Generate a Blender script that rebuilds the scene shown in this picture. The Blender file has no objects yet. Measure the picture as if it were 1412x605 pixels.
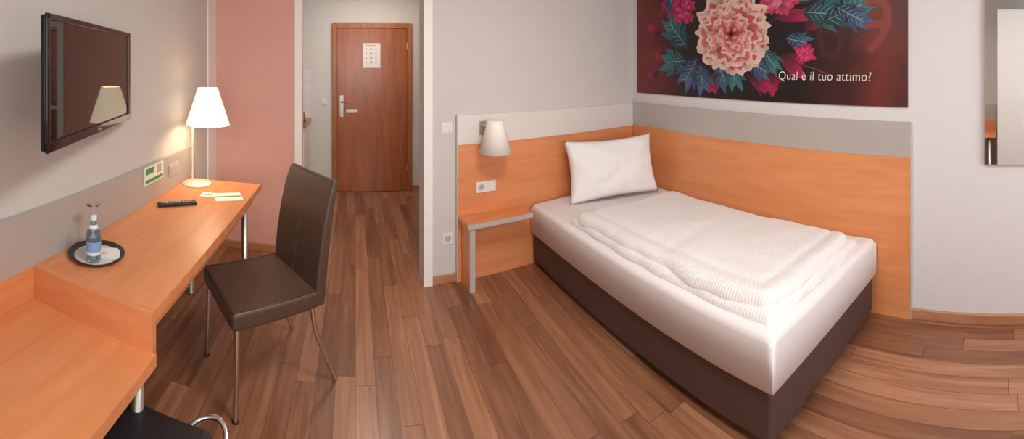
import bpy, bmesh, math, random
from mathutils import Vector, Matrix
random.seed(4)
scene=bpy.context.scene
def lin(r,g,b,a=1):
    f=lambda c:((c/255)/12.92 if c/255<=0.04045 else ((c/255+0.055)/1.055)**2.4)
    return (f(r),f(g),f(b),a)
# ---------------------------------------------------------------- materials
def newmat(name):
    m=bpy.data.materials.new(name); m.use_nodes=True
    nt=m.node_tree; b=nt.nodes['Principled BSDF']
    return m,nt,b
def plain(name,col,rough=0.5,metal=0,bump=0,bscale=100,var=0.0,spec=0.5,trans=0,emit=None,es=0,coat=0):
    m,nt,b=newmat(name); N=nt.nodes; L=nt.links
    b.inputs['Base Color'].default_value=col
    b.inputs['Roughness'].default_value=rough
    b.inputs['Metallic'].default_value=metal
    b.inputs['Specular IOR Level'].default_value=spec
    b.inputs['Transmission Weight'].default_value=trans
    b.inputs['Coat Weight'].default_value=coat
    if emit: b.inputs['Emission Color'].default_value=emit; b.inputs['Emission Strength'].default_value=es
    tc=N.new('ShaderNodeTexCoord')
    if bump:
        n=N.new('ShaderNodeTexNoise'); n.inputs['Scale'].default_value=bscale; n.inputs['Detail'].default_value=4
        L.new(tc.outputs['Object'],n.inputs['Vector'])
        bp=N.new('ShaderNodeBump'); bp.inputs['Strength'].default_value=bump; bp.inputs['Distance'].default_value=0.003
        L.new(n.outputs['Fac'],bp.inputs['Height']); L.new(bp.outputs['Normal'],b.inputs['Normal'])
    if var:
        n=N.new('ShaderNodeTexNoise'); n.inputs['Scale'].default_value=2.5; n.inputs['Detail'].default_value=5
        L.new(tc.outputs['Object'],n.inputs['Vector'])
        mx=N.new('ShaderNodeMix'); mx.data_type='RGBA'
        mx.inputs[6].default_value=tuple(c*(1-var) for c in col[:3])+(1,)
        mx.inputs[7].default_value=tuple(min(1,c*(1+var)) for c in col[:3])+(1,)
        L.new(n.outputs['Fac'],mx.inputs[0]); L.new(mx.outputs[2],b.inputs['Base Color'])
    return m
def wood(name,c1,c2,rough=0.35,scale=(1,1,1),coat=0.1,ns=3.0):
    m,nt,b=newmat(name); N=nt.nodes; L=nt.links
    tc=N.new('ShaderNodeTexCoord'); mp=N.new('ShaderNodeMapping'); mp.inputs['Scale'].default_value=scale
    L.new(tc.outputs['Object'],mp.inputs['Vector'])
    n=N.new('ShaderNodeTexNoise'); n.inputs['Scale'].default_value=ns; n.inputs['Detail'].default_value=8; n.inputs['Distortion'].default_value=0.6
    L.new(mp.outputs[0],n.inputs['Vector'])
    r=N.new('ShaderNodeValToRGB'); r.color_ramp.elements[0].color=c1; r.color_ramp.elements[1].color=c2
    r.color_ramp.elements[0].position=0.3; r.color_ramp.elements[1].position=0.7
    L.new(n.outputs['Fac'],r.inputs['Fac']); L.new(r.outputs['Color'],b.inputs['Base Color'])
    b.inputs['Roughness'].default_value=rough; b.inputs['Coat Weight'].default_value=coat; b.inputs['Coat Roughness'].default_value=0.2
    return m
def floor_mat():
    m,nt,b=newmat('laminate_floor'); N=nt.nodes; L=nt.links
    tc=N.new('ShaderNodeTexCoord'); sp=N.new('ShaderNodeSeparateXYZ'); L.new(tc.outputs['Object'],sp.inputs[0])
    def M(op,a,bb=None):
        n=N.new('ShaderNodeMath'); n.operation=op
        for i,v in enumerate((a,bb)):
            if v is None: continue
            if isinstance(v,(int,float)): n.inputs[i].default_value=v
            else: L.new(v,n.inputs[i])
        return n.outputs[0]
    w=0.098; LEN=1.15
    rx=M('DIVIDE',sp.outputs[0],w); row=M('FLOOR',rx); fx=M('FRACT',rx)
    wn=N.new('ShaderNodeTexWhiteNoise'); wn.noise_dimensions='1D'; L.new(row,wn.inputs['W'])
    ry=M('ADD',M('DIVIDE',sp.outputs[1],LEN),M('MULTIPLY',wn.outputs['Value'],7.3)); pid=M('FLOOR',ry); fy=M('FRACT',ry)
    cb=N.new('ShaderNodeCombineXYZ'); L.new(row,cb.inputs[0]); L.new(pid,cb.inputs[1])
    w2=N.new('ShaderNodeTexWhiteNoise'); w2.noise_dimensions='3D'; L.new(cb.outputs[0],w2.inputs['Vector'])
    # grain
    cg=N.new('ShaderNodeCombineXYZ'); L.new(M('ADD',M('MULTIPLY',sp.outputs[0],17),M('MULTIPLY',w2.outputs['Value'],30)),cg.inputs[0]); L.new(M('MULTIPLY',sp.outputs[1],0.9),cg.inputs[1]); L.new(M('MULTIPLY',w2.outputs['Value'],9),cg.inputs[2])
    g=N.new('ShaderNodeTexNoise'); g.inputs['Scale'].default_value=1.6; g.inputs['Detail'].default_value=8; g.inputs['Roughness'].default_value=0.6; g.inputs['Distortion'].default_value=0.7; L.new(cg.outputs[0],g.inputs['Vector'])
    mixv=M('ADD',M('MULTIPLY',w2.outputs['Value'],0.36),M('MULTIPLY',g.outputs['Fac'],0.80))
    r=N.new('ShaderNodeValToRGB'); cr=r.color_ramp
    cr.elements[0].position=0.2; cr.elements[0].color=lin(90,54,37)
    cr.elements[1].position=0.95; cr.elements[1].color=lin(194,144,110)
    e=cr.elements.new(0.45); e.color=lin(130,85,60)
    e=cr.elements.new(0.68); e.color=lin(160,110,80)
    L.new(mixv,r.inputs['Fac'])
    # gaps
    gx=M('LESS_THAN',fx,0.025); gy=M('LESS_THAN',fy,0.003); gap=M('MAXIMUM',gx,gy)
    mx=N.new('ShaderNodeMix'); mx.data_type='RGBA'; L.new(M('MULTIPLY',gap,0.7),mx.inputs[0]); L.new(r.outputs['Color'],mx.inputs[6]); mx.inputs[7].default_value=lin(60,34,22)
    L.new(mx.outputs[2],b.inputs['Base Color'])
    b.inputs['Roughness'].default_value=0.34; b.inputs['Coat Weight'].default_value=0.1; b.inputs['Coat Roughness'].default_value=0.2
    bp=N.new('ShaderNodeBump'); bp.inputs['Strength'].default_value=0.15; bp.inputs['Distance'].default_value=0.002
    L.new(M('SUBTRACT',g.outputs['Fac'],gap),bp.inputs['Height']); L.new(bp.outputs['Normal'],b.inputs['Normal'])
    return m
def fabric_stripe(name,col,axis,freq):
    m,nt,b=newmat(name); N=nt.nodes; L=nt.links
    tc=N.new('ShaderNodeTexCoord'); sp=N.new('ShaderNodeSeparateXYZ'); L.new(tc.outputs['Object'],sp.inputs[0])
    s=N.new('ShaderNodeMath'); s.operation='MULTIPLY'; L.new(sp.outputs[axis],s.inputs[0]); s.inputs[1].default_value=freq
    si=N.new('ShaderNodeMath'); si.operation='SINE'; L.new(s.outputs[0],si.inputs[0])
    n=N.new('ShaderNodeTexNoise'); n.inputs['Scale'].default_value=6; n.inputs['Detail'].default_value=3; L.new(tc.outputs['Object'],n.inputs['Vector'])
    bp=N.new('ShaderNodeBump'); bp.inputs['Strength'].default_value=0.4; bp.inputs['Distance'].default_value=0.0015; L.new(si.outputs[0],bp.inputs['Height'])
    b2=N.new('ShaderNodeBump'); b2.inputs['Strength'].default_value=0.3; b2.inputs['Distance'].default_value=0.02; L.new(n.outputs['Fac'],b2.inputs['Height']); L.new(bp.outputs['Normal'],b2.inputs['Normal'])
    L.new(b2.outputs['Normal'],b.inputs['Normal'])
    mx=N.new('ShaderNodeMix'); mx.data_type='RGBA'; mr=N.new('ShaderNodeMapRange'); mr.inputs[1].default_value=-1; L.new(si.outputs[0],mr.inputs[0]); L.new(mr.outputs[0],mx.inputs[0])
    mx.inputs[6].default_value=tuple(v*.92 for v in col[:3])+(1,); mx.inputs[7].default_value=col; L.new(mx.outputs[2],b.inputs['Base Color'])
    b.inputs['Roughness'].default_value=0.85; b.inputs['Sheen Weight'].default_value=0.1
    return m

M_wall=plain('wall_paint',lin(212,208,204),0.9,bump=0.5,bscale=140)
M_wallw=plain('wall_paint_woodchip',lin(220,218,219),0.9,bump=0.9,bscale=90)
M_hall=plain('hall_paint',lin(222,219,214),0.9,bump=0.3,bscale=140)
M_pink=plain('pink_wall_paint',lin(224,172,160),0.85,bump=0.5,bscale=160)
M_white=plain('white_trim',lin(246,243,240),0.6)
M_ceil=plain('ceiling_white',lin(238,238,236),0.9)
M_floor=floor_mat()
M_base=wood('baseboard_wood',lin(170,116,84),lin(196,142,106),0.4,(1,1,8))
M_beech_y=wood('orange_laminate_y',lin(218,139,87),lin(229,154,102),0.38,(6,0.8,6))
M_beech_x=wood('orange_laminate_x',lin(216,136,86),lin(229,152,102),0.42,(0.8,6,6))
M_edge=plain('silver_edge',lin(200,194,188),0.4,0.2)
M_strip=plain('grey_laminate',lin(188,182,178),0.4,0.15)
M_strip_sheen=plain('grey_laminate_sheen',lin(230,226,222),0.35,0.1)  # same grey strip, with its whitish reflection put into the colour
M_chrome=plain('chrome',lin(215,212,208),0.18,1)
M_steel=plain('brushed_steel',lin(190,188,184),0.35,1)
M_leather=plain('brown_leather',lin(82,62,52),0.34,bump=0.25,bscale=300,var=0.08)
M_bbase=plain('bed_base_fabric',lin(82,60,54),0.6,bump=0.3,bscale=500)
M_sheet=plain('white_sheet',lin(232,228,229),0.85,bump=0.45,bscale=6)
M_pillow=plain('white_pillowcase',lin(240,238,236),0.85,bump=0.5,bscale=9)
M_duvet=fabric_stripe('striped_damask',lin(238,235,234),1,420)
M_black=plain('black_gloss',lin(14,12,12),0.12,spec=0.6)
M_screen=plain('tv_screen_glass',lin(20,12,8),0.03,spec=0.75)
M_blackm=plain('black_plastic',lin(28,28,30),0.45)
M_blackv=plain('black_vinyl',lin(30,30,33),0.42)
M_doorw=wood('door_veneer',lin(152,82,40),lin(178,102,56),0.3,(7,7,0.7),0.3)
M_doorf=wood('door_frame_veneer',lin(158,92,50),lin(184,114,66),0.35,(7,7,0.7),0.2)
M_plast=plain('white_plastic',lin(232,230,226),0.35)
M_plastg=plain('socket_inner',lin(190,186,182),0.4)
M_paper=plain('paper',lin(244,243,238),0.7)
M_green=plain('green_print',lin(70,160,80),0.6)
M_redp=plain('red_print',lin(222,140,140),0.6)
M_pinkp=plain('pink_print',lin(235,205,210),0.6)
M_mirror=plain('mirror_glass',lin(235,235,235),0.01,1)
M_shade=plain('lamp_shade_lit',lin(255,240,215),0.8,emit=lin(255,232,196),es=1.2)
M_shade2=plain('lamp_shade_off',lin(252,246,238),0.7)
M_lampw=plain('lamp_white_metal',lin(235,228,218),0.4)
M_tray=plain('tray_black',lin(25,26,34),0.25)
M_trayin=plain('tray_inner',lin(215,212,206),0.4)
M_bottle=plain('bottle_glass',lin(205,228,240),0.04,trans=0.9)
M_label=plain('bottle_label',lin(130,172,220),0.4)
M_labelw=plain('bottle_label_white',lin(225,232,240),0.4)
M_cap=plain('bottle_cap',lin(220,225,232),0.4)
M_glass=plain('clear_glass',(0.95,0.97,0.98,1),0.02,trans=0.95)
M_wardrobe=plain('wardrobe_white',lin(232,230,226),0.5)
M_text=plain('print_text_white',lin(240,226,222),0.6)

# ---------------------------------------------------------------- builders
def link(o,parent=None):
    scene.collection.objects.link(o)
    if parent: o.parent=parent
    return o
def group(name,loc=(0,0,0),rz=0):
    e=bpy.data.objects.new(name,None); e.location=loc; e.rotation_euler=(0,0,rz); e.empty_display_size=0.1
    return link(e)
def meshobj(name,verts,faces,mat,parent=None,smooth=False,bevel=0,seg=3,sub=0,ang=40):
    me=bpy.data.meshes.new(name); me.from_pydata([tuple(v) for v in verts],[],faces); me.update()
    bm=bmesh.new(); bm.from_mesh(me); bmesh.ops.recalc_face_normals(bm,faces=bm.faces); bm.to_mesh(me); bm.free()
    me.materials.append(mat)
    o=bpy.data.objects.new(name,me); link(o,parent)
    if bevel:
        b=o.modifiers.new('bevel','BEVEL'); b.width=bevel; b.segments=seg; b.limit_method='ANGLE'; b.angle_limit=math.radians(ang)
        smooth=True
    if sub:
        s=o.modifiers.new('sub','SUBSURF'); s.levels=sub; s.render_levels=sub; smooth=True
    if smooth:
        for p in me.polygons: p.use_smooth=True
        if bevel:
            w=o.modifiers.new('wn','WEIGHTED_NORMAL'); w.keep_sharp=True
    return o
def box(name,x0,x1,y0,y1,z0,z1,mat,parent=None,bevel=0,seg=3):
    v=[(x,y,z) for z in (z0,z1) for y in (y0,y1) for x in (x0,x1)]
    f=[(0,2,3,1),(4,5,7,6),(0,1,5,4),(2,6,7,3),(0,4,6,2),(1,3,7,5)]
    return meshobj(name,v,f,mat,parent,bevel=bevel,seg=seg)
def prism(name,poly,z0,z1,mat,parent=None,bevel=0):
    n=len(poly); v=[(x,y,z0) for x,y in poly]+[(x,y,z1) for x,y in poly]
    f=[tuple(range(n))[::-1],tuple(range(n,2*n))]+[(i,(i+1)%n,n+(i+1)%n,n+i) for i in range(n)]
    return meshobj(name,v,f,mat,parent,bevel=bevel)
def lathe(name,prof,c,mat,parent=None,seg=40,flip=False):
    v=[];f=[]
    for r,z in prof:
        for i in range(seg):
            a=2*math.pi*i/seg; v.append((c[0]+r*math.cos(a),c[1]+r*math.sin(a),c[2]+z))
    for k in range(len(prof)-1):
        for i in range(seg):
            j=(i+1)%seg; f.append((k*seg+i,k*seg+j,(k+1)*seg+j,(k+1)*seg+i))
    o=meshobj(name,v,f,mat,parent,smooth=True)
    return o
def tube(name,pts,r,mat,parent=None,cyclic=False,res=8):
    cu=bpy.data.curves.new(name,'CURVE'); cu.dimensions='3D'; cu.bevel_depth=r; cu.bevel_resolution=res; cu.use_fill_caps=True
    s=cu.splines.new('POLY'); s.points.add(len(pts)-1)
    for i,p in enumerate(pts): s.points[i].co=(*p,1)
    s.use_cyclic_u=cyclic
    t=bpy.data.objects.new(name,cu); scene.collection.objects.link(t)
    bpy.context.view_layer.update()
    me=bpy.data.meshes.new_from_object(t.evaluated_get(bpy.context.evaluated_depsgraph_get()))
    bpy.data.objects.remove(t); 
    for p in me.polygons: p.use_smooth=True
    me.materials.clear(); me.materials.append(mat)
    return link(bpy.data.objects.new(name,me),parent)
def smooth_path(pts,n=8):
    out=[]; P=[Vector(p) for p in pts]
    for i in range(len(P)-1):
        p0=P[max(i-1,0)];p1=P[i];p2=P[i+1];p3=P[min(i+2,len(P)-1)]
        for k in range(n):
            t=k/n; out.append(tuple(0.5*((2*p1)+(p2-p0)*t+(2*p0-5*p1+4*p2-p3)*t*t+(3*p1-p0-3*p2+p3)*t**3)))
    out.append(tuple(P[-1])); return out
def loftbox(name,secs,mat,parent=None,bevel=0.01,seg=3):
    v=[];f=[]
    for cx,cy,z,hx,hy in secs: v+=[(cx-hx,cy-hy,z),(cx+hx,cy-hy,z),(cx+hx,cy+hy,z),(cx-hx,cy+hy,z)]
    n=len(secs); f.append((3,2,1,0)); f.append(tuple(4*(n-1)+i for i in range(4)))
    for k in range(n-1):
        for i in range(4):
            j=(i+1)%4; f.append((4*k+i,4*k+j,4*k+4+j,4*k+4+i))
    return meshobj(name,v,f,mat,parent,bevel=bevel,seg=seg,ang=50)

# ---------------------------------------------------------------- room shell
CEIL=2.6
WALLX=-1.2; RX=2.5; BACKY=-2.0; FARY=5.12
box('floor',-2.2,RX+.12,BACKY-.12,FARY+.1,-.1,0,M_floor)
box('ceiling',-2.2,RX+.12,BACKY-.12,FARY+.1,CEIL,CEIL+.1,M_ceil)
box('wall_left',WALLX-.12,WALLX,BACKY-.1,3.5,0,CEIL,M_wall)
box('wall_right',RX,RX+.12,BACKY-.1,3.3,0,CEIL,M_wallw)
box('wall_pink',WALLX,-.445,3.4,3.5,0,CEIL,M_pink)
box('wall_far',-2.2,1.0,FARY,FARY+.1,0,CEIL,M_hall)
box('wall_kitchenette',-2.2,-2.1,3.5,FARY,0,CEIL,M_hall)
box('wall_hall_right',.86,.96,3.1,FARY,0,CEIL,M_hall)
ang=math.atan(.1333)
W0=(.49,2.88,0)
def WG(name): return group(name,W0,ang)
wb=box('wall_back',0,2.12,0,.14,0,CEIL,M_wall); wb.location=W0; wb.rotation_euler=(0,0,ang)
# rear wall with window opening
g=group('wall_rear')
box('pier_l',WALLX-.1,-.6,BACKY-.12,BACKY,0,CEIL,M_wall,g)
box('pier_r',2.0,RX+.1,BACKY-.12,BACKY,0,CEIL,M_wall,g)
box('sill_wall',-.6,2.0,BACKY-.12,BACKY,0,.85,M_wall,g)
box('lintel',-.6,2.0,BACKY-.12,BACKY,2.35,CEIL,M_wall,g)
g=group('window_1')
for i,x in enumerate((-.6,.66,1.94)): box(f'stile_{i}',x,x+.06,BACKY-.08,BACKY-.02,.85,2.35,M_white,g)
for i,z in enumerate((.85,2.29)): box(f'rail_{i}',-.6,2.0,BACKY-.08,BACKY-.02,z,z+.06,M_white,g)
box('sill',-.65,2.05,BACKY-.02,BACKY+.15,.81,.85,M_white,g)
# trims
box('trim_1',WALLX,WALLX+.012,3.2,3.4,0,CEIL,M_white)
box('trim_2',-.50,-.44,3.385,3.4,0,CEIL,M_white)
t=box('trim_3',-.012,.052,-.014,.0,0,CEIL,M_white); t.location=W0; t.rotation_euler=(0,0,ang)
# baseboards
box('baseboard_left',WALLX,WALLX+.015,-1.0,3.2,0,.06,M_base)
box('baseboard_pink',WALLX+.015,-.50,3.382,3.4,0,.06,M_base,bevel=.004)
box('baseboard_right',RX-.02,RX,BACKY,.57,0,.06,M_base,bevel=.005)
t=box('baseboard_back',.052,.232,-.018,0,0,.06,M_base,bevel=.004); t.location=W0; t.rotation_euler=(0,0,ang)
box('baseboard_far',.70,.86,FARY-.015,FARY,0,.06,M_base)
box('baseboard_far_left',-.54,-.285,FARY-.015,FARY,0,.06,M_base)
box('baseboard_hall_right',.845,.86,3.15,FARY-.02,0,.06,M_base)

# ---------------------------------------------------------------- door
g=group('door_1',(0,FARY,0))
box('jamb_l',-.285,-.225,-.04,0,0,2.08,M_doorf,g,.004)
box('jamb_r',.64,.70,-.04,0,0,2.08,M_doorf,g,.004)
box('head',-.225,.64,-.04,0,2.02,2.08,M_doorf,g,.004)
box('leaf',-.222,.637,-.022,0,.005,2.018,M_doorw,g,.003)
box('lock_plate',-.195,-.145,-.03,-.022,.92,1.19,M_steel,g,.004)
tube('lever',[(-.17,-.03,1.11),(-.17,-.07,1.11),(-.14,-.08,1.11),(-.055,-.08,1.11)],.010,M_steel,g)
lathe('lock_rose',[(.0,0),(.014,0)],(-.17,-.031,.98),M_blackm,g)
box('label',-.115,.02,-.026,-.022,.975,1.02,M_plast,g)
for i,z in enumerate((.25,1.75)): box(f'hinge_{i}',.632,.648,-.05,-.022,z,z+.09,M_steel,g,.003)
g=group('door_notice',(.2,FARY-.0235,1.68))
box('sheet',-.11,.11,-.003,0,-.155,.155,M_pinkp,g)
box('sheet_inner',-.102,.102,-.004,-.003,-.147,.147,M_paper,g)
for r in range(4):
    for c in range(3):
        mm=[M_pinkp,M_plastg,M_pinkp,M_redp][(r*2+c)%4]
        box(f'icon_{r}_{c}',-.08+c*.06,-.050+c*.06,-.005,-.004,.07-r*.055,.09-r*.055,mm,g)
box('title',-.08,.05,-.005,-.004,.118,.13,M_redp,g)

# hall right: coat rack panel
g=group('coat_rack',(.86,4.93,0))
box('panel',-.03,0,-.14,.14,.84,2.1,M_doorw,g,.003)
for i in range(3): tube(f'hook_{i}',[(-.03,-.09+i*.09,1.7),(-.06,-.09+i*.09,1.69),(-.06,-.09+i*.09,1.73)],.006,M_steel,g)
# kitchenette
g=group('kitchenette',(-1.3,4.8,0))
box('cabinet',-.7,.735,-.27,.3,.08,.87,M_plast,g,.003)
box('plinth',-.7,.72,-.22,.3,0,.08,M_edge,g)
box('countertop',-.72,.755,-.3,.3,.87,.905,M_doorf,g,.003)
for i in range(3): box(f'door_front_{i}',-.68+i*.475,-.22+i*.475,-.285,-.27,.1,.85,M_white,g,.003)
box('backsplash',-.7,.755,.305,.318,.905,1.5,M_plast,g)
for i in range(10): box(f'grout_v{i}',-.7+i*.15,-.697+i*.15,.303,.305,.905,1.5,M_plastg,g)
for i in range(4): box(f'grout_h{i}',-.7,.755,.303,.305,.905+i*.15,.908+i*.15,M_plastg,g)
g=group('electric_kettle',(-.64,4.76,.906))
lathe('body',[(0,0),(.07,0),(.072,.02),(.055,.10),(.03,.115),(0,.12)],(0,0,0),M_steel,g)

# switches / sockets
def switch(name,loc,rz,sock=False,n=1,mat=M_plast,s=.04):
    g=group(name,loc,rz)
    for i in range(n):
        x=i*s*2
        box(f'frame_{i}',x-s,x+s,-.008,0,-s,s,mat,g,.003)
        if sock if not isinstance(sock,list) else sock[i]:
            vv=[(x+.6*s*math.cos(a*math.pi/12),-.010,.6*s*math.sin(a*math.pi/12)) for a in range(24)]
            meshobj(f'well_{i}',vv,[tuple(range(24))],M_plastg,g)
            for k in (-1,1):
                vv=[(x+k*.009+.003*math.cos(a*math.pi/6),-.0115,.003*math.sin(a*math.pi/6)) for a in range(12)]
                meshobj(f'hole_{i}_{k}',vv,[tuple(range(12))],M_blackm,g)
        else: box(f'rocker_{i}',x-.7*s,x+.7*s,-.012,-.008,-.7*s,.7*s,mat,g,.002)
    return g
def wpt(s,t,z): return (W0[0]+s*math.cos(ang)-t*math.sin(ang),W0[1]+s*math.sin(ang)+t*math.cos(ang),z)
switch('light_switch',wpt(.165,0,1.11),ang)
switch('power_outlet',wpt(.17,0,.315),ang,True,mat=M_plast)
switch('light_switch',(-.39,FARY,1.11),0,n=1)
switch('power_outlet',wpt(.42,-.032,.665),ang,[True,False],n=2)

# ---------------------------------------------------------------- headboard
g=WG('headboard')
HB0=.235
box('back_panel_wood',HB0,2.0,-.03,0,0,.985,M_beech_x,g,.002)
box('back_panel_strip',HB0,2.0,-.032,0,.985,1.2,M_strip_sheen,g,.002)
box('back_edge',HB0-.006,HB0,-.032,0,0,1.2,M_edge,g)
g=group('bedside_panel')
box('panel_wood',2.475,2.4995,.575,3.11,0,.995,M_beech_y,g)
box('panel_strip',2.473,2.4995,.575,3.11,.995,1.21,M_strip,g)
box('panel_edge',2.473,2.4995,.569,.575,0,1.21,M_edge,g)

# nightstand
g=WG('nightstand')
box('top',.24,.755,-.215,-.032,.445,.475,M_beech_x,g,.001)
box('top_edge',.24,.755,-.219,-.215,.443,.476,M_edge,g)
box('side_panel',.262,.298,-.19,-.032,0,.445,M_beech_x,g)
box('side_edge',.26,.30,-.197,-.19,0,.445,M_edge,g)

# wall sconce
sc=wpt(.48,-.155,0)
g=group('sconce_lamp',(sc[0]-.005,sc[1],0),ang)
lathe('shade',[(.056,1.165),(.118,.935),(.114,.935),(.052,1.163)],(0,0,0),M_shade2,g)
lathe('shade_cap',[(0,1.163),(.053,1.163)],(0,0,0),M_shade2,g)
tube('arm',[(-.04,.12,1.12),(-.04,.05,1.12),(0,0,1.12)],.007,M_steel,g)
box('mount',-.07,-.02,.112,.122,1.05,1.15,M_steel,g,.003)
lathe('bulb',[(0,.98),(.02,.985),(.03,1.01),(.02,1.05),(.014,1.12)],(0,0,0),M_plast,g)

# ---------------------------------------------------------------- bed
BX0,BX1,BY0,BY1=1.33,2.46,.79,2.93
def bedwarp(x,y):
    f=min(1,max(0,(2.9-y)/2.1)); l=min(1,max(0,(BX1-x)/(BX1-BX0)))
    return x+.045*f*l, y+.075*f*l
g=group('bed')
def yb(x): return 2.85+.1333*(x-.49)-.012
poly=lambda i:[bedwarp(*q) for q in [(BX0+i,BY0+i),(BX1-i*.3,BY0+i),(BX1-i*.3,yb(BX1)-.01),(BX0+i,yb(BX0)-.01)]]
prism('box_spring',poly(.02),.03,.262,M_bbase,g,.02)
for i,(x,y) in enumerate([(1.47,1.0),(2.3,.96),(1.45,2.8),(2.3,2.8)]): lathe(f'foot_{i}',[(0,0),(.03,0),(.03,.04),(0,.04)],(x,y,0),M_blackm,g)
def softslab(name,x0,x1,y0,y1,z0,z1,mat,parent,nx=40,ny=60,edge=.05,noise=.003,seed=1,wob=0,pw=2.2,crown=0.0,ytop=None,extra=None):
    from mathutils import noise as NO
    v=[];f=[]
    for j in range(ny+1):
        for i in range(nx+1):
            u=i/nx; w=j/ny
            uu=0.5-0.5*math.cos(math.pi*u); ww=0.5-0.5*math.cos(math.pi*w)
            y1l=y1 if ytop is None else ytop(x0+(x1-x0)*uu)
            x=x0+(x1-x0)*uu; y=y0+(y1l-y0)*ww
            dx=min(x-x0,x1-x); dy=min(y-y0,y1l-y)
            ex=max(0,1-dx/edge); ey=max(0,1-dy/edge)
            e=min(1,(ex**pw+ey**pw)**(1/pw))
            hgt=math.sqrt(max(0,1-e*e))
            z=z1-edge*(1-hgt)
            c=crown*math.sin(math.pi*uu)*math.sin(math.pi*ww)
            nz=NO.noise(Vector((x*3.2+seed,y*3.2,seed)))*noise+NO.noise(Vector((x*11+seed,y*8,seed)))*noise*.3
            if extra: nz+=extra(x,y)
            ox=NO.noise(Vector((y*5,seed*3.1,0)))*wob*(1 if uu>.5 else -1)*abs(2*uu-1)**4
            oy=NO.noise(Vector((x*5,seed*7.7,2)))*wob*(1 if ww>.5 else -1)*abs(2*ww-1)**4
            X,Y=bedwarp(x+ox,y+oy)
            v.append((X,Y,max(z0+.001,z+(c+nz)*hgt)))
    R=nx+1
    for j in range(ny):
        for i in range(nx):
            a=j*R+i; f.append((a,a+1,a+R+1,a+R))
    loop=[i for i in range(R)]+[j*R+nx for j in range(1,ny+1)]+[ny*R+i for i in range(nx-1,-1,-1)]+[j*R for j in range(ny-1,0,-1)]
    base=len(v)
    for k in loop: v.append((v[k][0],v[k][1],z0))
    n=len(loop)
    for k in range(n): f.append((loop[k],base+k,base+(k+1)%n,loop[(k+1)%n]))
    f.append(tuple(base+k for k in range(n)))
    o=meshobj(name,v,f,mat,parent,smooth=True)
    return o
softslab('mattress',BX0,BX1,BY0,0,.262,.485,M_sheet,g,edge=.035,noise=.004,seed=3,ytop=lambda x:yb(x)-.01)
g=group('duvet')
def crease(x,y):
    d=min(x-1.40,y-.86)
    c=-.008*math.exp(-((d-.13)/.03)**2)
    c+=-.004*math.exp(-((y-1.62-.10*(x-1.8))/.05)**2)
    return c
softslab('duvet_lower_fold',1.385,2.32,.845,2.42,.4852,.525,M_duvet,g,edge=.035,noise=.004,seed=8,wob=.02,nx=50,ny=80)
softslab('duvet_upper_fold',1.405,2.30,.875,2.39,.505,.572,M_duvet,g,edge=.055,noise=.010,seed=12,wob=.035,crown=.012,nx=90,ny=150,extra=crease)
# pillow
def pillow(name,w,h,t,mat,parent):
    from mathutils import noise as NO
    v=[];f=[];n=36
    for side in (1,-1):
        for j in range(n+1):
            for i in range(n+1):
                u=-1+2*i/n; q=-1+2*j/n
                th=(max(0,(1-u**2))*max(0,(1-q**2)))**.42
                px=u*w/2*(1-.08*(1-q*q)); pz=q*h/2*(1-.10*(1-u*u))
                d=NO.noise(Vector((u*2.3,q*2.1,side*3)))*.025*th+NO.noise(Vector((u*6,q*4,side*9)))*.009*th
                v.append((px,side*(t/2*th)+d,pz))
    R=n+1
    for s in (0,1):
        b=s*R*R
        for j in range(n):
            for i in range(n):
                a=b+j*R+i; f.append((a,a+1,a+R+1,a+R))
    o=meshobj(name,v,f,mat,parent,smooth=True)
    bm=bmesh.new(); bm.from_mesh(o.data); bmesh.ops.remove_doubles(bm,verts=bm.verts,dist=.0004); bmesh.ops.recalc_face_normals(bm,faces=bm.faces); bm.to_mesh(o.data); bm.free()
    return o
p=pillow('pillow',.78,.485,.20,M_pillow,None)
p.location=(1.965,2.74,.728); p.rotation_euler=(math.radians(-15),math.radians(-1.5),math.radians(-12))

# ---------------------------------------------------------------- artwork
g=group('wall_art',(RX,0,0))
AY0,AY1,AZ0,AZ1=.595,3.066,1.30,2.26
def artmat():
    m,nt,b=newmat('art_background'); N=nt.nodes; L=nt.links
    tc=N.new('ShaderNodeTexCoord'); sp=N.new('ShaderNodeSeparateXYZ'); L.new(tc.outputs['Object'],sp.inputs[0])
    mr=N.new('ShaderNodeMapRange'); mr.inputs[1].default_value=AY1; mr.inputs[2].default_value=AY0; L.new(sp.outputs[1],mr.inputs[0])
    n=N.new('ShaderNodeTexNoise'); n.inputs['Scale'].default_value=2.6; n.inputs['Detail'].default_value=4; n.inputs['Distortion'].default_value=1.0; L.new(tc.outputs['Object'],n.inputs['Vector'])
    a=N.new('ShaderNodeMath'); a.operation='MULTIPLY_ADD'; L.new(n.outputs['Fac'],a.inputs[0]); a.inputs[1].default_value=.24; L.new(mr.outputs[0],a.inputs[2])
    a2=N.new('ShaderNodeMath'); a2.operation='SUBTRACT'; L.new(a.outputs[0],a2.inputs[0]); a2.inputs[1].default_value=.12
    r=N.new('ShaderNodeValToRGB'); cr=r.color_ramp
    cr.elements[0].position=.0; cr.elements[0].color=lin(118,46,40)
    cr.elements[1].position=1.0; cr.elements[1].color=lin(80,34,28)
    for pos,c in ((.14,(88,28,28)),(.28,(32,12,16)),(.45,(16,8,12)),(.68,(18,9,12)),(.80,(56,18,18)),(.9,(108,40,33))):
        e=cr.elements.new(pos); e.color=lin(*c)
    L.new(a2.outputs[0],r.inputs['Fac']); L.new(r.outputs['Color'],b.inputs['Base Color'])
    b.inputs['Roughness'].default_value=.5
    return m
box('canvas',-.012,-.0005,AY0,AY1,AZ0,AZ1,artmat(),g)
V=[];F=[];C=[]; layer=[0]
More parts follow.
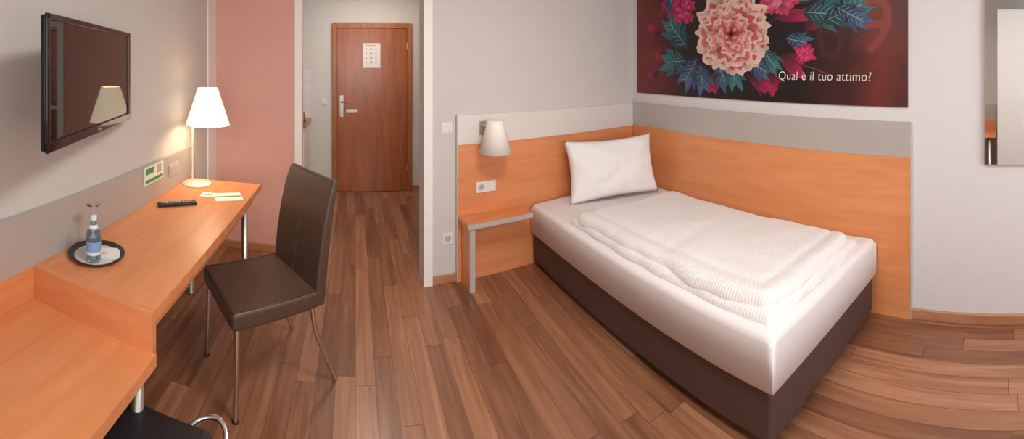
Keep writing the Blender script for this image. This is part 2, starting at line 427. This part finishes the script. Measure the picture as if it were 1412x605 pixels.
def addpoly(pts,cols,cen,ccol):
    layer[0]+=1; x=-.0125-layer[0]*.000008
    b=len(V); V.append((x,AY1-cen[0],cen[1])); C.append(ccol)
    for (p,z),c in zip(pts,cols): V.append((x,AY1-p,z)); C.append(c)
    n=len(pts)
    for i in range(n): F.append((b,b+1+i,b+1+(i+1)%n))
def clampp(p,z): return (min(max(p,.004),AY1-AY0-.004),min(max(z,AZ0+.004),AZ1-.004))
def mixc(a,b,t): return tuple(a[i]*(1-t)+b[i]*t for i in range(3))+(1,)
def petal(p,z,a,Lh,Wd,c1,c2,ruf=.08,n=22,lobes=0,ex=1.3):
    pts=[];cols=[]
    ph=random.random()*6
    for i in range(n):
        t=2*math.pi*i/n
        s=.5-.5*math.cos(t); wdt=math.sin(t)*(.35+.65*s**.8)
        k=1+ruf*math.sin(t*5+ph)*s
        if lobes: k*=1+.15*math.cos(t*lobes)*min(1,s*2)+.05*math.cos(t*lobes*3)
        lx=s*Lh*k; ly=wdt*Wd/2*k
        pts.append(clampp(p+lx*math.cos(a)-ly*math.sin(a),z+lx*math.sin(a)+ly*math.cos(a)))
        cols.append(mixc(c1,c2,min(1,s**ex*(1+.15*math.sin(ph+i)))))
    cen=clampp(p+.45*Lh*math.cos(a),z+.45*Lh*math.sin(a))
    addpoly(pts,cols,cen,mixc(c1,c2,.25))
def round_petal(p,z,a,Lh,Wd,c1,c2,c3,sq=1.0):
    # broad cupped petal, ruffled pale rim: built as two nested layers
    ph=random.random()*6
    for (sc_,ca_,cb_) in ((1.0,c1,c3),(.86,c1,c2)):
        pts=[];cols=[];n=40
        for i in range(n):
            t=2*math.pi*i/n
            s=.5-.5*math.cos(t)
            r_=1+(.06*math.sin(t*7+ph)+.035*math.sin(t*13+2*ph))*s
            notch=1-.10*math.exp(-((t-math.pi)/.22)**2)
            lx=(s**.8)*Lh*r_*sc_*notch; ly=math.sin(t)*(s**.35)*Wd/2*1.05*r_*sc_
            xx=lx*math.cos(a)-ly*math.sin(a); zz=lx*math.sin(a)+ly*math.cos(a)
            pts.append(clampp(p+xx,z+zz*sq)); cols.append(mixc(ca_,cb_,min(1,s**2.2)))
        addpoly(pts,cols,clampp(p+.4*Lh*sc_*math.cos(a),z+.4*Lh*sc_*math.sin(a)*sq),mixc(ca_,cb_,.15))
def leaf(p,z,a,Lh,Wd,c1,c2,cv):
    Wd*=1.35
    petal(p,z,a,Lh,Wd,c1,c2,.05,72,9)
    for k in range(6):
        s=.12+k*.13
        for sg in (-1,1): petal(p+s*Lh*math.cos(a),z+s*Lh*math.sin(a),a+sg*.8,Wd*.34,.006,cv,c2,0,8)
    petal(p,z,a,Lh*.95,.009,cv,cv,0,8)
def flower(p,z,R,cols,rings,sq=.85):
    for k,(rr,n,c1,c2) in enumerate(rings):
        off=random.random()*6
        for i in range(n):
            a=off+2*math.pi*i/n+random.uniform(-.22,.22)
            L_=R*rr*random.uniform(.78,1.12)
            bx=p+R*.05*math.cos(a); bz=z+R*.05*math.sin(a)
            petal(bx,bz,a,L_*(1-.2*abs(math.sin(a))),L_*.6,c1,c2,.1,ex=1.9)
c=lin
teal1,teal2=c(12,42,54),c(56,124,128); blue1,blue2=c(16,28,60),c(74,98,144); cv=c(130,176,178)
mag1,mag2=c(90,10,40),c(190,30,90)
for (p,z,a,L_) in [(.45,1.95,2.0,.2),(.55,2.05,1.2,.22),(.4,1.7,3.6,.16),(.35,1.85,2.8,.2),(1.55,1.62,-.6,.25),(1.45,1.52,-1.2,.18),(.95,1.5,-1.6,.16),(1.75,1.8,.4,.25),(2.05,2.0,.6,.22),(1.35,2.05,.7,.28),(1.5,1.9,0,.3),(.3,1.5,3.4,.14),(1.3,1.45,-.3,.2)]:
    petal(p,z,a,L_,.12,mag1,mag2)
    petal(p,z,a+.5,L_*.8,.09,c(50,8,24),c(150,20,60))
for (p,z,a,L_) in [(1.3,1.7,-.3,.7),(1.2,1.8,.25,.8),(.9,1.7,-2.5,.5),(1.2,1.6,-.9,.35)]: petal(p,z,a,L_,.012,c(40,20,24),c(150,60,80),0,10)
for (p,z,a,L_,W_,k) in [(.66,1.70,2.3,.36,.24,0),(.66,1.60,3.2,.30,.22,0),(.70,1.95,2.6,.3,.2,0),(.78,1.62,-2.2,.28,.22,1),(.80,1.58,-1.35,.24,.2,1),(.97,1.60,-1.0,.24,.18,1),(1.12,1.60,-1.3,.22,.18,0),(1.25,1.62,-.5,.26,.16,1),
    (1.42,1.68,-.9,.2,.13,0),(1.75,1.92,-.1,.3,.2,0),(1.9,1.85,.35,.34,.2,0),(1.98,1.95,-.5,.26,.14,1),(1.72,1.98,.8,.26,.16,0),(1.6,1.75,-.2,.2,.12,1),(2.0,2.0,.9,.26,.16,0),(.5,2.0,1.8,.25,.16,1)]:
    leaf(p,z,a,L_,W_,*((teal1,teal2) if k==0 else (blue1,blue2)),cv)
flower(.62,2.03,.17,None,[(1,10,mag1,mag2),(.75,9,mag1,c(220,50,120)),(.45,7,mag2,c(235,90,150))])
flower(1.756,1.636,.085,None,[(1,12,mag1,c(205,30,100)),(.75,10,mag2,c(225,60,120)),(.45,8,mag2,c(240,100,150))])
flower(1.56,2.06,.19,None,[(1,11,c(120,20,50),c(215,70,110)),(.75,9,c(150,30,60),c(230,110,140)),(.5,8,c(200,80,110),c(240,150,170))])
flower(2.0,2.14,.13,None,[(1,11,c(90,10,40),c(190,40,90)),(.6,9,mag2,c(230,90,140))])
# peony: broad cupped petals, coral-pink with cream rims
rim=c(250,216,204)
rings=[(1.0,9,c(120,18,34),c(214,92,96)),(.84,8,c(140,24,40),c(228,120,118)),(.68,8,c(120,18,34),c(222,104,104)),(.54,7,c(156,30,44),c(240,150,142)),(.42,6,c(130,20,38),c(230,120,118)),(.31,6,c(170,40,54),c(246,176,164)),(.21,5,c(150,26,44),c(240,140,136)),(.13,4,c(190,60,70),c(250,196,180))]
for rr,n,c1,c2 in rings:
    off=random.random()*6
    for i in range(n):
        a=off+2*math.pi*i/n+random.uniform(-.2,.2); L_=.38*rr*random.uniform(.86,1.08)
        round_petal(1.13+.02*math.cos(a),1.80+.015*math.sin(a),a,L_,L_*.92,c1,c2,rim,.84)
me=bpy.data.meshes.new('print'); me.from_pydata(V,[],F); me.update()
ca=me.color_attributes.new('Col','FLOAT_COLOR','POINT')
for i,cc in enumerate(C): ca.data[i].color=cc
m,nt,b=newmat('art_print'); at=nt.nodes.new('ShaderNodeVertexColor'); at.layer_name='Col'
nz=nt.nodes.new('ShaderNodeTexNoise'); nz.inputs['Scale'].default_value=60; 
mx=nt.nodes.new('ShaderNodeMix'); mx.data_type='RGBA'; mx.blend_type='MULTIPLY'; mx.inputs[0].default_value=.35
nt.links.new(at.outputs[0],mx.inputs[6]); nt.links.new(nz.outputs['Fac'],mx.inputs[7]); nt.links.new(mx.outputs[2],b.inputs['Base Color'])
b.inputs['Roughness'].default_value=.5; me.materials.append(m)
link(bpy.data.objects.new('flower_print',me),g)
def text(name,body,size,y,z,x,mat,parent,sx=1,ext=.0004,shear=0,off=0):
    cu=bpy.data.curves.new(name,'FONT'); cu.body=body; cu.size=size; cu.extrude=ext; cu.offset=off; cu.shear=shear
    cu.space_character=1.05
    t=bpy.data.objects.new(name,cu); scene.collection.objects.link(t); bpy.context.view_layer.update()
    me=bpy.data.meshes.new_from_object(t.evaluated_get(bpy.context.evaluated_depsgraph_get())); bpy.data.objects.remove(t)
    me.materials.clear(); me.materials.append(mat)
    o=bpy.data.objects.new(name,me); link(o,parent)
    o.location=(x,y,z); o.rotation_euler=(math.pi/2,0,-math.pi/2); o.scale=(sx,1,1)
    return o
M_ghost=plain('ghost_letter',lin(128,52,42),.5)
M_ghost2=plain('ghost_letter_dark',lin(64,22,20),.5)
text('ghost_letters','0',.5,AY1-1.84,1.60,-.0124,M_ghost2,g,.9,.00005)
text('ghost_letters_b','9',.52,AY1-2.13,1.64,-.0125,M_ghost,g,1,.00005)
text('caption','Qual è il tuo attimo?',.086,1.515,1.46,-.0185,M_text,g,.9,shear=.08,off=-.0008)

# ---------------------------------------------------------------- wall mirror
g=group('wall_mirror',(RX,-.25,0))
box('backing',-.02,-.001,-.37,.375,.96,2.1,M_edge,g,.002)
box('glass',-.023,-.0205,-.365,.37,.965,2.095,M_mirror,g)

# ---------------------------------------------------------------- desk
g=group('desk')
box('top',-1.168,-.64,1.215,2.75,.712,.75,M_beech_y,g,.001)
box('front_edge',-.64,-.636,1.215,2.75,.71,.751,M_beech_x,g)
box('apron_front',-.70,-.685,1.26,2.70,.63,.712,M_beech_y,g)
box('step_panel',-1.168,-.636,1.19,1.215,.585,.751,M_beech_x,g)
box('lower_top',-1.168,-.625,.12,1.19,.585,.622,M_beech_y,g,.001)
box('lower_edge',-.625,-.621,.12,1.19,.583,.623,M_beech_x,g)
for i,(x,y,z) in enumerate([(-.72,2.62,.712),(-.665,1.14,.585),(-1.1,2.62,.712),(-.67,.2,.585)]):
    lathe(f'leg_{i+1}',[(0,0),(.028,0),(.028,.01),(.022,.015),(.022,z),(0,z)],(x,y,0),M_steel,g,24)
g=group('desk_back_panel')
box('lower_backboard',-1.199,-1.169,.12,1.215,.585,.75,M_beech_y,g)
box('back_strip',-1.199,-1.169,.12,2.87,.75,.97,M_strip,g,.001)
box('back_strip_low',-1.199,-1.17,1.215,2.87,.68,.75,M_beech_y,g)
switch('power_outlet',(-1.168,2.44,.875),math.pi/2,True,n=2,mat=M_edge,s=.038)
g=group('info_card',(-1.166,2.2,.86))
box('card',0,.004,-.12,.12,0,.105,M_paper,g)
box('green_top',.004,.005,-.11,-.01,.06,.095,M_green,g); box('green_low',.004,.005,-.11,.11,.01,.03,M_green,g)
box('qr',.004,.005,.03,.09,.045,.095,M_plastg,g)

# tv
tc_=( -1.022,1.415)
dirv=Vector((-.257,.966)); rz=math.atan2(dirv.y,dirv.x)
g=group('television',(tc_[0],tc_[1],1.503),rz)
hw=.467; hh=.226
box('casing',-hw+.004,hw-.004,0,.018,-hh+.004,hh-.004,M_black,g,.006)
box('bezel_top',-hw,hw,-.012,0,hh-.022,hh,M_black,g,.004)
box('bezel_bottom',-hw,hw,-.014,0,-hh,-hh+.034,M_black,g,.004)
box('bezel_l',-hw,-hw+.024,-.012,0,-hh,hh,M_black,g,.004)
box('bezel_r',hw-.024,hw,-.012,0,-hh,hh,M_black,g,.004)
box('screen',-hw+.022,hw-.022,-.004,.0,-hh+.032,hh-.02,M_screen,g)
box('logo',-.02,.02,-.0155,-.014,-hh+.012,-hh+.02,M_steel,g)
box('rear_bulge',-.3,.25,.018,.05,-.15,.15,M_blackm,g,.008)
box('mount_arm',-.02,.1,.05,.085,-.05,.05,M_blackm,g,.003)
box('wall_plate',.10,.22,.05,.07,-.1,.1,M_blackm,g,.003)

# table lamp
g=group('table_lamp',(-1.055,2.62,.751))
lathe('base',[(0,0),(.098,0),(.1,.004),(.098,.010),(.02,.014),(0,.014)],(0,0,0),M_lampw,g)
tube('stem',[(-.03,-.01,.012),(-.03,-.01,.47),(0,0,.5),(.07,.02,.5)],.006,M_lampw,g)
lathe('shade',[(.068,.655),(.15,.405)],(.07,.02,0),M_shade,g,48)
lathe('shade_inner',[(.148,.405),(.066,.655)],(.07,.02,0),M_shade,g,48)
lathe('bulb',[(0,.47),(.02,.48),(.028,.51),(.02,.55),(0,.56)],(.07,.02,0),M_shade,g,16)
# remote
g=group('remote_control',(-1.0,2.175,.752),math.radians(36))
loftbox('body',[(0,0,0,.115,.023),(0,0,.018,.112,.021)],M_blackm,g,.006)
for i in range(9):
    for j in range(3): box(f'key_{i}_{j}',-.09+i*.02,-.078+i*.02,-.014+j*.011,-.007+j*.011,.018,.0205,M_plastg if (i+j)%4 else M_green,g)
# papers
g=group('brochure',(-.77,2.42,.7515),math.radians(25)); box('sheet',-.085,.085,-.075,.075,0,.003,M_paper,g); box('green_bar',-.08,.08,-.01,.01,.003,.0035,M_green,g)
g=group('note_card',(-.9,2.42,.7515),math.radians(10)); box('sheet',-.045,.045,-.04,.04,0,.002,M_paper,g); box('bar',-.03,.03,-.01,0,.002,.0025,M_green,g)
# tray + bottle + glass
g=group('serving_tray',(-1.035,1.43,.7515))
lathe('rim',[(0,0),(.1,0),(.122,.012),(.119,.014),(.098,.003),(.088,.003)],(0,0,0),M_tray,g,56)
lathe('inner',[(0,.0035),(.094,.0035),(.095,.003)],(0,0,0),M_trayin,g,56)
g=group('paper_doily',(-1.0,1.46,.7556),.5); box('sheet',-.055,.055,-.05,.05,0,.002,M_paper,g)
box('print',-.03,.0,-.015,.01,.002,.0024,M_pinkp,g)
g=group('water_bottle',(-1.01,1.375,.7555))
lathe('glass_body',[(0,0),(.028,0),(.031,.006),(.031,.1),(.026,.125),(.013,.15),(.012,.175)],(0,0,0),M_bottle,g)
lathe('water',[(0,.004),(.027,.004),(.0285,.01),(.0285,.1),(.024,.122),(0,.123)],(0,0,0),M_bottle,g)
lathe('label',[(.0316,.045),(.0318,.085)],(0,0,0),M_label,g)
lathe('label_band',[(.0317,.032),(.0317,.045)],(0,0,0),M_labelw,g)
lathe('neck_label',[(.0215,.133),(.0145,.15)],(0,0,0),M_labelw,g)
lathe('cap',[(.0138,.168),(.014,.187),(0,.188)],(0,0,0),M_cap,g)
g=group('wine_glass',(-1.065,1.45,.7555))
lathe('bowl',[(.028,0),(.033,.03),(.034,.06),(.025,.09),(.005,.105),(.004,.19),(.03,.197),(.031,.199),(0,.2)],(0,0,0),M_glass,g)

# ---------------------------------------------------------------- chair
g=group('dining_chair',(-.47,2.045,0),-.927)
box('seat',-.235,.235,-.245,.20,.395,.478,M_leather,g,.02,4)
tube('seat_piping',[(-.225,-.235,.478),(.225,-.235,.478),(.225,.19,.478),(-.225,.19,.478)],.003,M_leather,g,cyclic=True)
loftbox('backrest',[(0,.205,.40,.232,.027),(0,.213,.50,.234,.03),(0,.225,.62,.235,.028),(0,.245,.76,.234,.026),(0,.275,.90,.232,.022),(0,.302,.985,.228,.017)],M_leather,g,.012)
tube('back_seam',[(0,.176,.49),(0,.1965,.62),(0,.2185,.76),(0,.2525,.90),(0,.283,.975)],.0025,M_leather,g)
for i,sx in enumerate((-1,1)):
    tube(f'front_leg_{i}',[(sx*.215,-.215,.40),(sx*.222,-.225,0.003)],.012,M_chrome,g)
    tube(f'rear_leg_{i}',smooth_path([(sx*.205,.17,.40),(sx*.21,.2,.25),(sx*.222,.30,.005)]),.012,M_chrome,g)
    lathe(f'glide_{i}',[(0,0),(.016,0),(.016,.008),(0,.008)],(sx*.222,-.225,0),M_blackm,g,16)
box('under_frame',-.2,.2,-.2,.18,.38,.396,M_blackm,g)

# black cantilever chair under the lower desk
g=group('office_chair',(-.665,.925,0))
loftbox('seat',[(0,0,.40,.22,.23),(0,0,.42,.245,.25),(0,0,.455,.245,.25),(0,0,.47,.22,.23)],M_blackv,g,.02,4)
for i,sx in enumerate((-1,1)):
    tube(f'frame_{i}',smooth_path([(sx*.21,-.22,.43),(sx*.255,-.1,.40),(sx*.26,.15,.40),(sx*.262,.235,.37),(sx*.262,.25,.3),(sx*.262,.25,.06),(sx*.26,.2,.015),(sx*.26,-.2,.015)]),.011,M_chrome,g)
tube('rear_tube',[(-.26,-.2,.015),(.26,-.2,.015)],.011,M_chrome,g)
loftbox('backrest',[(0,-.24,.48,.2,.02),(0,-.26,.56,.22,.022),(0,-.29,.575,.2,.015)],M_blackv,g,.012)
tube('corner_loop',smooth_path([(.15,.22,.43),(.19,.275,.455),(.25,.285,.465),(.285,.25,.44),(.262,.17,.40)]),.009,M_chrome,g)

# wardrobe beside the lower desk (seen in the mirror)
g=group('wardrobe',(-1.2,-.45,0))
box('carcass',.001,.58,-.55,.55,.0,2.32,M_wardrobe,g,.003)
for i in range(2):
    box(f'door_{i}',.58,.6,-.545+i*.55,-.005+i*.55,.05,2.3,M_wardrobe,g,.003)
    tube(f'handle_{i}',[(.62,-.06+i*.12,1.0),(.62,-.06+i*.12,1.2)],.006,M_steel,g)

# ceiling lamps out of view, added as fill light
def fill_ceiling_lamp(name,x,y,size,power,col):
    g=group(name,(x,y,CEIL))
    lathe('housing',[(0,-.0),(size*.5,-.0),(size*.5,-.05),(size*.48,-.055)],(0,0,0),M_white,g)
    mm=plain('diffuser_'+name,lin(255,250,240),.6,emit=col,es=1.0)
    lathe('diffuser',[(0,-.056),(size*.48,-.055)],(0,0,0),mm,g)
    l=bpy.data.lights.new(name+'_light','AREA'); l.shape='DISK'; l.size=size; l.energy=power; l.color=col[:3]
    o=bpy.data.objects.new('light',l); o.location=(0,0,-.07); link(o,g)
fill_ceiling_lamp('fill_ceiling_lamp',.7,1.0,.7,31,(1,.93,.86,1))
fill_ceiling_lamp('fill_ceiling_lamp',.2,4.2,.4,14,(1,.91,.80,1))
# daylight through the window
l=bpy.data.lights.new('daylight','AREA'); l.shape='RECTANGLE'; l.size=2.5; l.size_y=1.45; l.energy=62; l.color=(1,.985,.97)
o=bpy.data.objects.new('window_daylight',l); o.location=(.7,BACKY-.1,1.6); o.rotation_euler=(math.pi/2,0,0); link(o)
# table lamp bulb
l=bpy.data.lights.new('bulb','POINT'); l.energy=6; l.color=(1,.82,.60); l.shadow_soft_size=.05
o=bpy.data.objects.new('table_lamp_bulb',l); link(o,bpy.data.objects['table_lamp']); o.location=(.07,.02,.50)

w=bpy.data.worlds.new('world'); scene.world=w; w.use_nodes=True
w.node_tree.nodes['Background'].inputs[0].default_value=(.8,.88,1,1); w.node_tree.nodes['Background'].inputs[1].default_value=1.0

# ---------------------------------------------------------------- camera (panoramic cylindrical lens, like the stitched original)
cam=bpy.data.cameras.new('camera'); co=bpy.data.objects.new('camera',cam); link(co)
co.location=(0,0,1.56); co.rotation_euler=(math.pi/2,0,-(706-490)/570)
cam.lens=16.8; cam.clip_start=.02
cam.type='PANO'
F_=570
cam.panorama_type='CENTRAL_CYLINDRICAL'
cam.central_cylindrical_range_u_min=-706/F_
cam.central_cylindrical_range_u_max=706/F_
cam.central_cylindrical_range_v_min=-515/F_
cam.central_cylindrical_range_v_max=90/F_
cam.central_cylindrical_radius=1.0
scene.camera=co
scene.view_settings.view_transform='Standard'
scene.view_settings.look='None'
